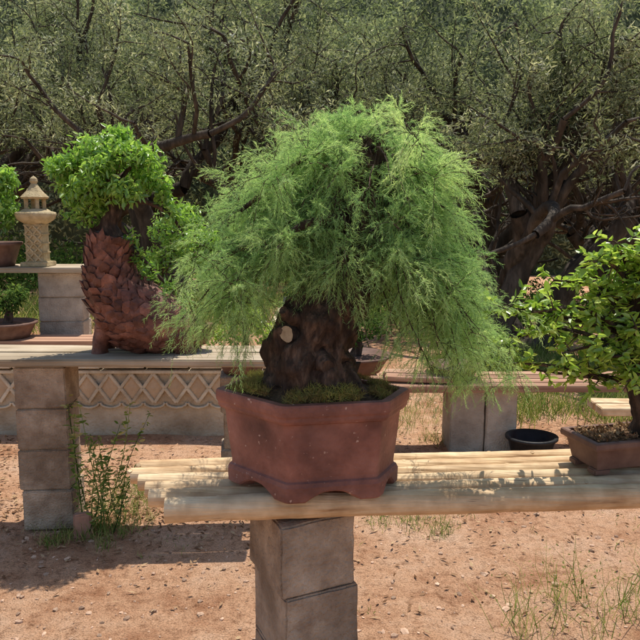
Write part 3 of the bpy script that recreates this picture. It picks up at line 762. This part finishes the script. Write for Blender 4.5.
mb.build('grass_tufts', [M_grass])
mb = MB()
for _ in range(20): tuft(mb, R.normal(1.02, .16), R.uniform(2.15, 2.6), 9, .27, .03, w=.003)
nn_ = 260; ax = R.normal(1.02, .17, nn_); ay = R.uniform(2.15, 2.6, nn_)
leaves(mb, np.stack([ax, ay, R.uniform(.05, .22, nn_)], -1), .016, .005, nrm(rand_unit(nn_)+UP), 0)
mb.build('tall_grass', [M_grass])
mb = MB(); st = MB()
P_, D_ = [], []
for q in range(14):
    b = np.array([-1.06+R.normal()*.05, 3.2+R.normal()*.05, 0]); tip = b+np.array([R.normal()*.10+.02, R.normal()*.08, R.uniform(.25, .66)])
    Q = catmull(np.array([b, (b+tip)/2+np.array([R.normal()*.03, 0, .02]), tip]), 6); tube(st, Q, np.linspace(.003, .001, len(Q)), 5)
    for k in range(2, len(Q)):
        m = 4; P_.append(np.repeat(Q[k][None], m, 0)+R.normal(size=(m, 3))*.006); D_.append(rand_unit(m)*np.array([1, 1, .4]))
we = empty('weed_plant')
leaves(mb, np.concatenate(P_), .034, .012, np.concatenate(D_), .8, True); mb.build('leaves', [M_grass], we); st.build('stems', [M_shrub], we)
mb = MB(); roughbox(mb, (-1.12, 3.13, .050), (.085, .05, .12), .3, 0, .006, 5, 88, .008, 20); mb.build('broken_brick', [M_terra])

# ------------------------------------------------------------------ olive trees
def grow_tree(seed, H=5.5, stems=3, lean=.5, leafn=130, gnarl=.25, bare=1.7):
    r = np.random.default_rng(seed); mb = MB(); LP, LD, LT = [], [], []
    def br(S, D, ln, rad, lev):
        n = 7; P = [S]; d = D.copy()
        for i in range(n-1):
            d = nrm(d+r.normal(size=3)*gnarl*(1.0 if lev < 2 else .7)+UP*(.12 if lev < 3 else -.06)); P.append(P[-1]+d*ln/(n-1))
        P = np.array(P); rad2 = rad*(.62 if lev < 3 else .3)
        if lev < 3 or P[:, 2].mean() > bare*.8:
            tube(mb, P, np.linspace(rad, rad2, n), [12, 8, 6, 4, 3][lev], 3 if lev < 2 else 1, .2 if lev < 2 else 0, 4, cap=False, seed=seed)
        if lev == 4: return
        if lev == 3:
            m = leafn; s = r.random(m)**.8*(n-1); i0 = np.minimum(s.astype(int), n-2); w = (s-i0)[:, None]
            p = P[i0]*(1-w)+P[i0+1]*w + r.normal(size=(m, 3))*.06
            T = nrm(P[-1]-P[0])[None]; q = nrm(T*.6+rand_unit(m, r)-UP*.1); t = np.clip(r.normal(r.uniform(.15, .8), .17, m), 0, 1)
            k = p[:, 2] > bare+r.random()*.35
            LP.append(p[k]); LD.append(q[k]); LT.append(t[k])
            for q in range(2):
                i = r.integers(2, n); br(P[i], nrm(rand_unit(1, r)[0]+(P[-1]-P[0])), ln*.5, rad2, 4)
            return
        nc = [4, 4, 5][lev]
        for c in range(nc):
            t = 1.0 if c == 0 else r.uniform(.4, 1); i = min(int(t*(n-1)), n-1)
            q = rand_unit(1, r)[0]; dd = nrm(nrm(P[min(i, n-1)]-P[i-1])*.75+q*.8+np.array([0, 0, .25]))
            br(P[i], dd, ln*r.uniform(.55, .8), rad2*r.uniform(.55, .85), lev+1)
    for s_ in range(stems):
        a = s_/stems*2*math.pi+r.random(); D = nrm(np.array([math.cos(a)*lean, math.sin(a)*lean, 1]))
        br(np.array([math.cos(a)*.12, math.sin(a)*.12, -.05]), D, H*.38, .15*r.uniform(.6, 1.1), 0)
    lf = MB(); P = np.concatenate(LP); leaves(lf, P, .062, .015, np.concatenate(LD), .3, tint=np.concatenate(LT), rng=r)
    return mb, lf
variants = []
for k, (sd, H, st_, ln, gn) in enumerate([(21, 5.2, 3, .55, .25), (35, 5.6, 4, .6, .3), (48, 5.0, 4, .7, .36), (59, 6.0, 3, .45, .25)]):
    a, b = grow_tree(sd, H, st_, ln, 140, gn)
    variants.append((a, b, {}))
def place_tree(k, x, y, rz, s=1, z=0):
    a, b, c = variants[k]; e = empty('olive_tree')
    if not c:
        o1 = a.build('trunk', [M_obark], e); o2 = b.build('foliage', [M_olive], e); c['m'] = (o1.data, o2.data)
    else:
        for nm, me in zip(('trunk', 'foliage'), c['m']):
            o = bpy.data.objects.new(nm, me); scene.collection.objects.link(o); o.parent = e
    e.location = (x, y, z); e.rotation_euler = (0, 0, rz); e.scale = (s, s, s)
place_tree(2, 2.1, 7.6, .5)
place_tree(0, -1.6, 8.8, 1.0, 1, TZ)
place_tree(1, -4.6, 9.2, 2.2, 1, TZ)
place_tree(3, .6, 10.2, 4.0)
place_tree(2, 4.4, 9.0, 2.2)
place_tree(0, 2.4, 11.8, 3.1, 1.2)
place_tree(3, -3.4, 12.4, 1.3, 1.2, TZ)
place_tree(1, -.4, 13.2, 2.9, 1.35)
place_tree(2, -6.8, 12.5, .2, 1.2)
place_tree(3, 6.0, 12.2, 5.2, 1.2)

mb = MB(); Ps = []
for q in range(60):
    x = R.uniform(-7, 7); y = R.uniform(8.6, 12); h = R.uniform(.2, .5)
    if -1 < x < 1.4: y += 1
    c = np.array([x, y, h*.6+(TZ if x < TX else 0)]); m = 700
    Ps.append(c+rand_unit(m)*(R.random((m, 1))**.4)*np.array([.6, .5, h])*R.uniform(.7, 1.2))
Ps = np.concatenate(Ps); leaves(mb, Ps, .075, .03, None, .6, tint=np.clip(R.normal(.4, .25, len(Ps)), 0, 1)); mb.build('undergrowth_shrubs', [M_shrub])
mb = MB()
nx, ny = 90, 40
xs = np.linspace(-40, 40, nx); ys = np.linspace(17.5, 45, ny); X, Y = np.meshgrid(xs, ys, indexing='ij')
def hz(X, Y):
    b = np.clip((Y-17.5)/6, 0, 1)**.5*8.3+np.clip(Y-23, 0, 99)*.25
    return b+np.sin(X*.9+Y*.7)*.6*np.clip(b, 0, 1)+np.sin(X*2.1-Y*1.3)*.45*np.clip(b, 0, 1)-.1
V = np.stack([X, Y, hz(X, Y)], -1).reshape(-1, 3)
i, j = np.meshgrid(np.arange(nx-1), np.arange(ny-1), indexing='ij')
F = np.stack([i*ny+j, (i+1)*ny+j, (i+1)*ny+j+1, i*ny+j+1], -1).reshape(-1, 4)
M_hill = solid_mat('hill_scrub', [(.03, .04, .018), (.10, .12, .06)], 4, 1, .5)
mb.add(V, F, 0, True)
m = 110000; x = R.uniform(-15, 15, m); y = 17.5+R.random(m)**1.6*8; cl = np.sin(x*3.1+y*2)*np.sin(x*1.3-y*4.1)
P = np.stack([x, y, hz(x, y)+R.random(m)*.6+cl*.35], -1)
leaves(mb, P, .16, .055, None, .2, mat=1, tint=np.clip(.45+cl*.3+R.normal(size=m)*.18, 0, 1)); mb.build('wooded_hillside', [M_hill, M_far])

# ------------------------------------------------------------------ light, sky, camera
sd = np.array([.12, .30, .94]); sd = sd/np.linalg.norm(sd)
el = math.asin(sd[2]); az = math.atan2(sd[0], sd[1])
w = bpy.data.worlds.new("World"); scene.world = w; w.use_nodes = True
nt = w.node_tree; nt.nodes.clear()
o = nt.nodes.new('ShaderNodeOutputWorld'); bg = nt.nodes.new('ShaderNodeBackground'); sk = nt.nodes.new('ShaderNodeTexSky')
sk.sky_type = 'NISHITA'; sk.sun_disc = False; sk.sun_elevation = el; sk.sun_rotation = az
bg.inputs[1].default_value = .15
nt.links.new(sk.outputs[0], bg.inputs[0]); nt.links.new(bg.outputs[0], o.inputs[0])
l = bpy.data.lights.new('sun', 'SUN'); l.energy = 5; l.angle = math.radians(.5); l.color = (1, .95, .86)
lo = bpy.data.objects.new('sun', l); scene.collection.objects.link(lo)
lo.rotation_euler = Vector(sd).to_track_quat('Z', 'Y').to_euler()
cam = bpy.data.cameras.new('camera'); co = bpy.data.objects.new('camera', cam); scene.collection.objects.link(co)
cam.sensor_width = 36; cam.lens = 39.4; cam.clip_end = 500; cam.clip_start = .05
co.location = (0, 0, 1.5); co.rotation_euler = (math.radians(90-8.53), 0, 0); scene.camera = co
scene.view_settings.view_transform = 'Standard'; scene.view_settings.look = 'None'; scene.view_settings.exposure = 0
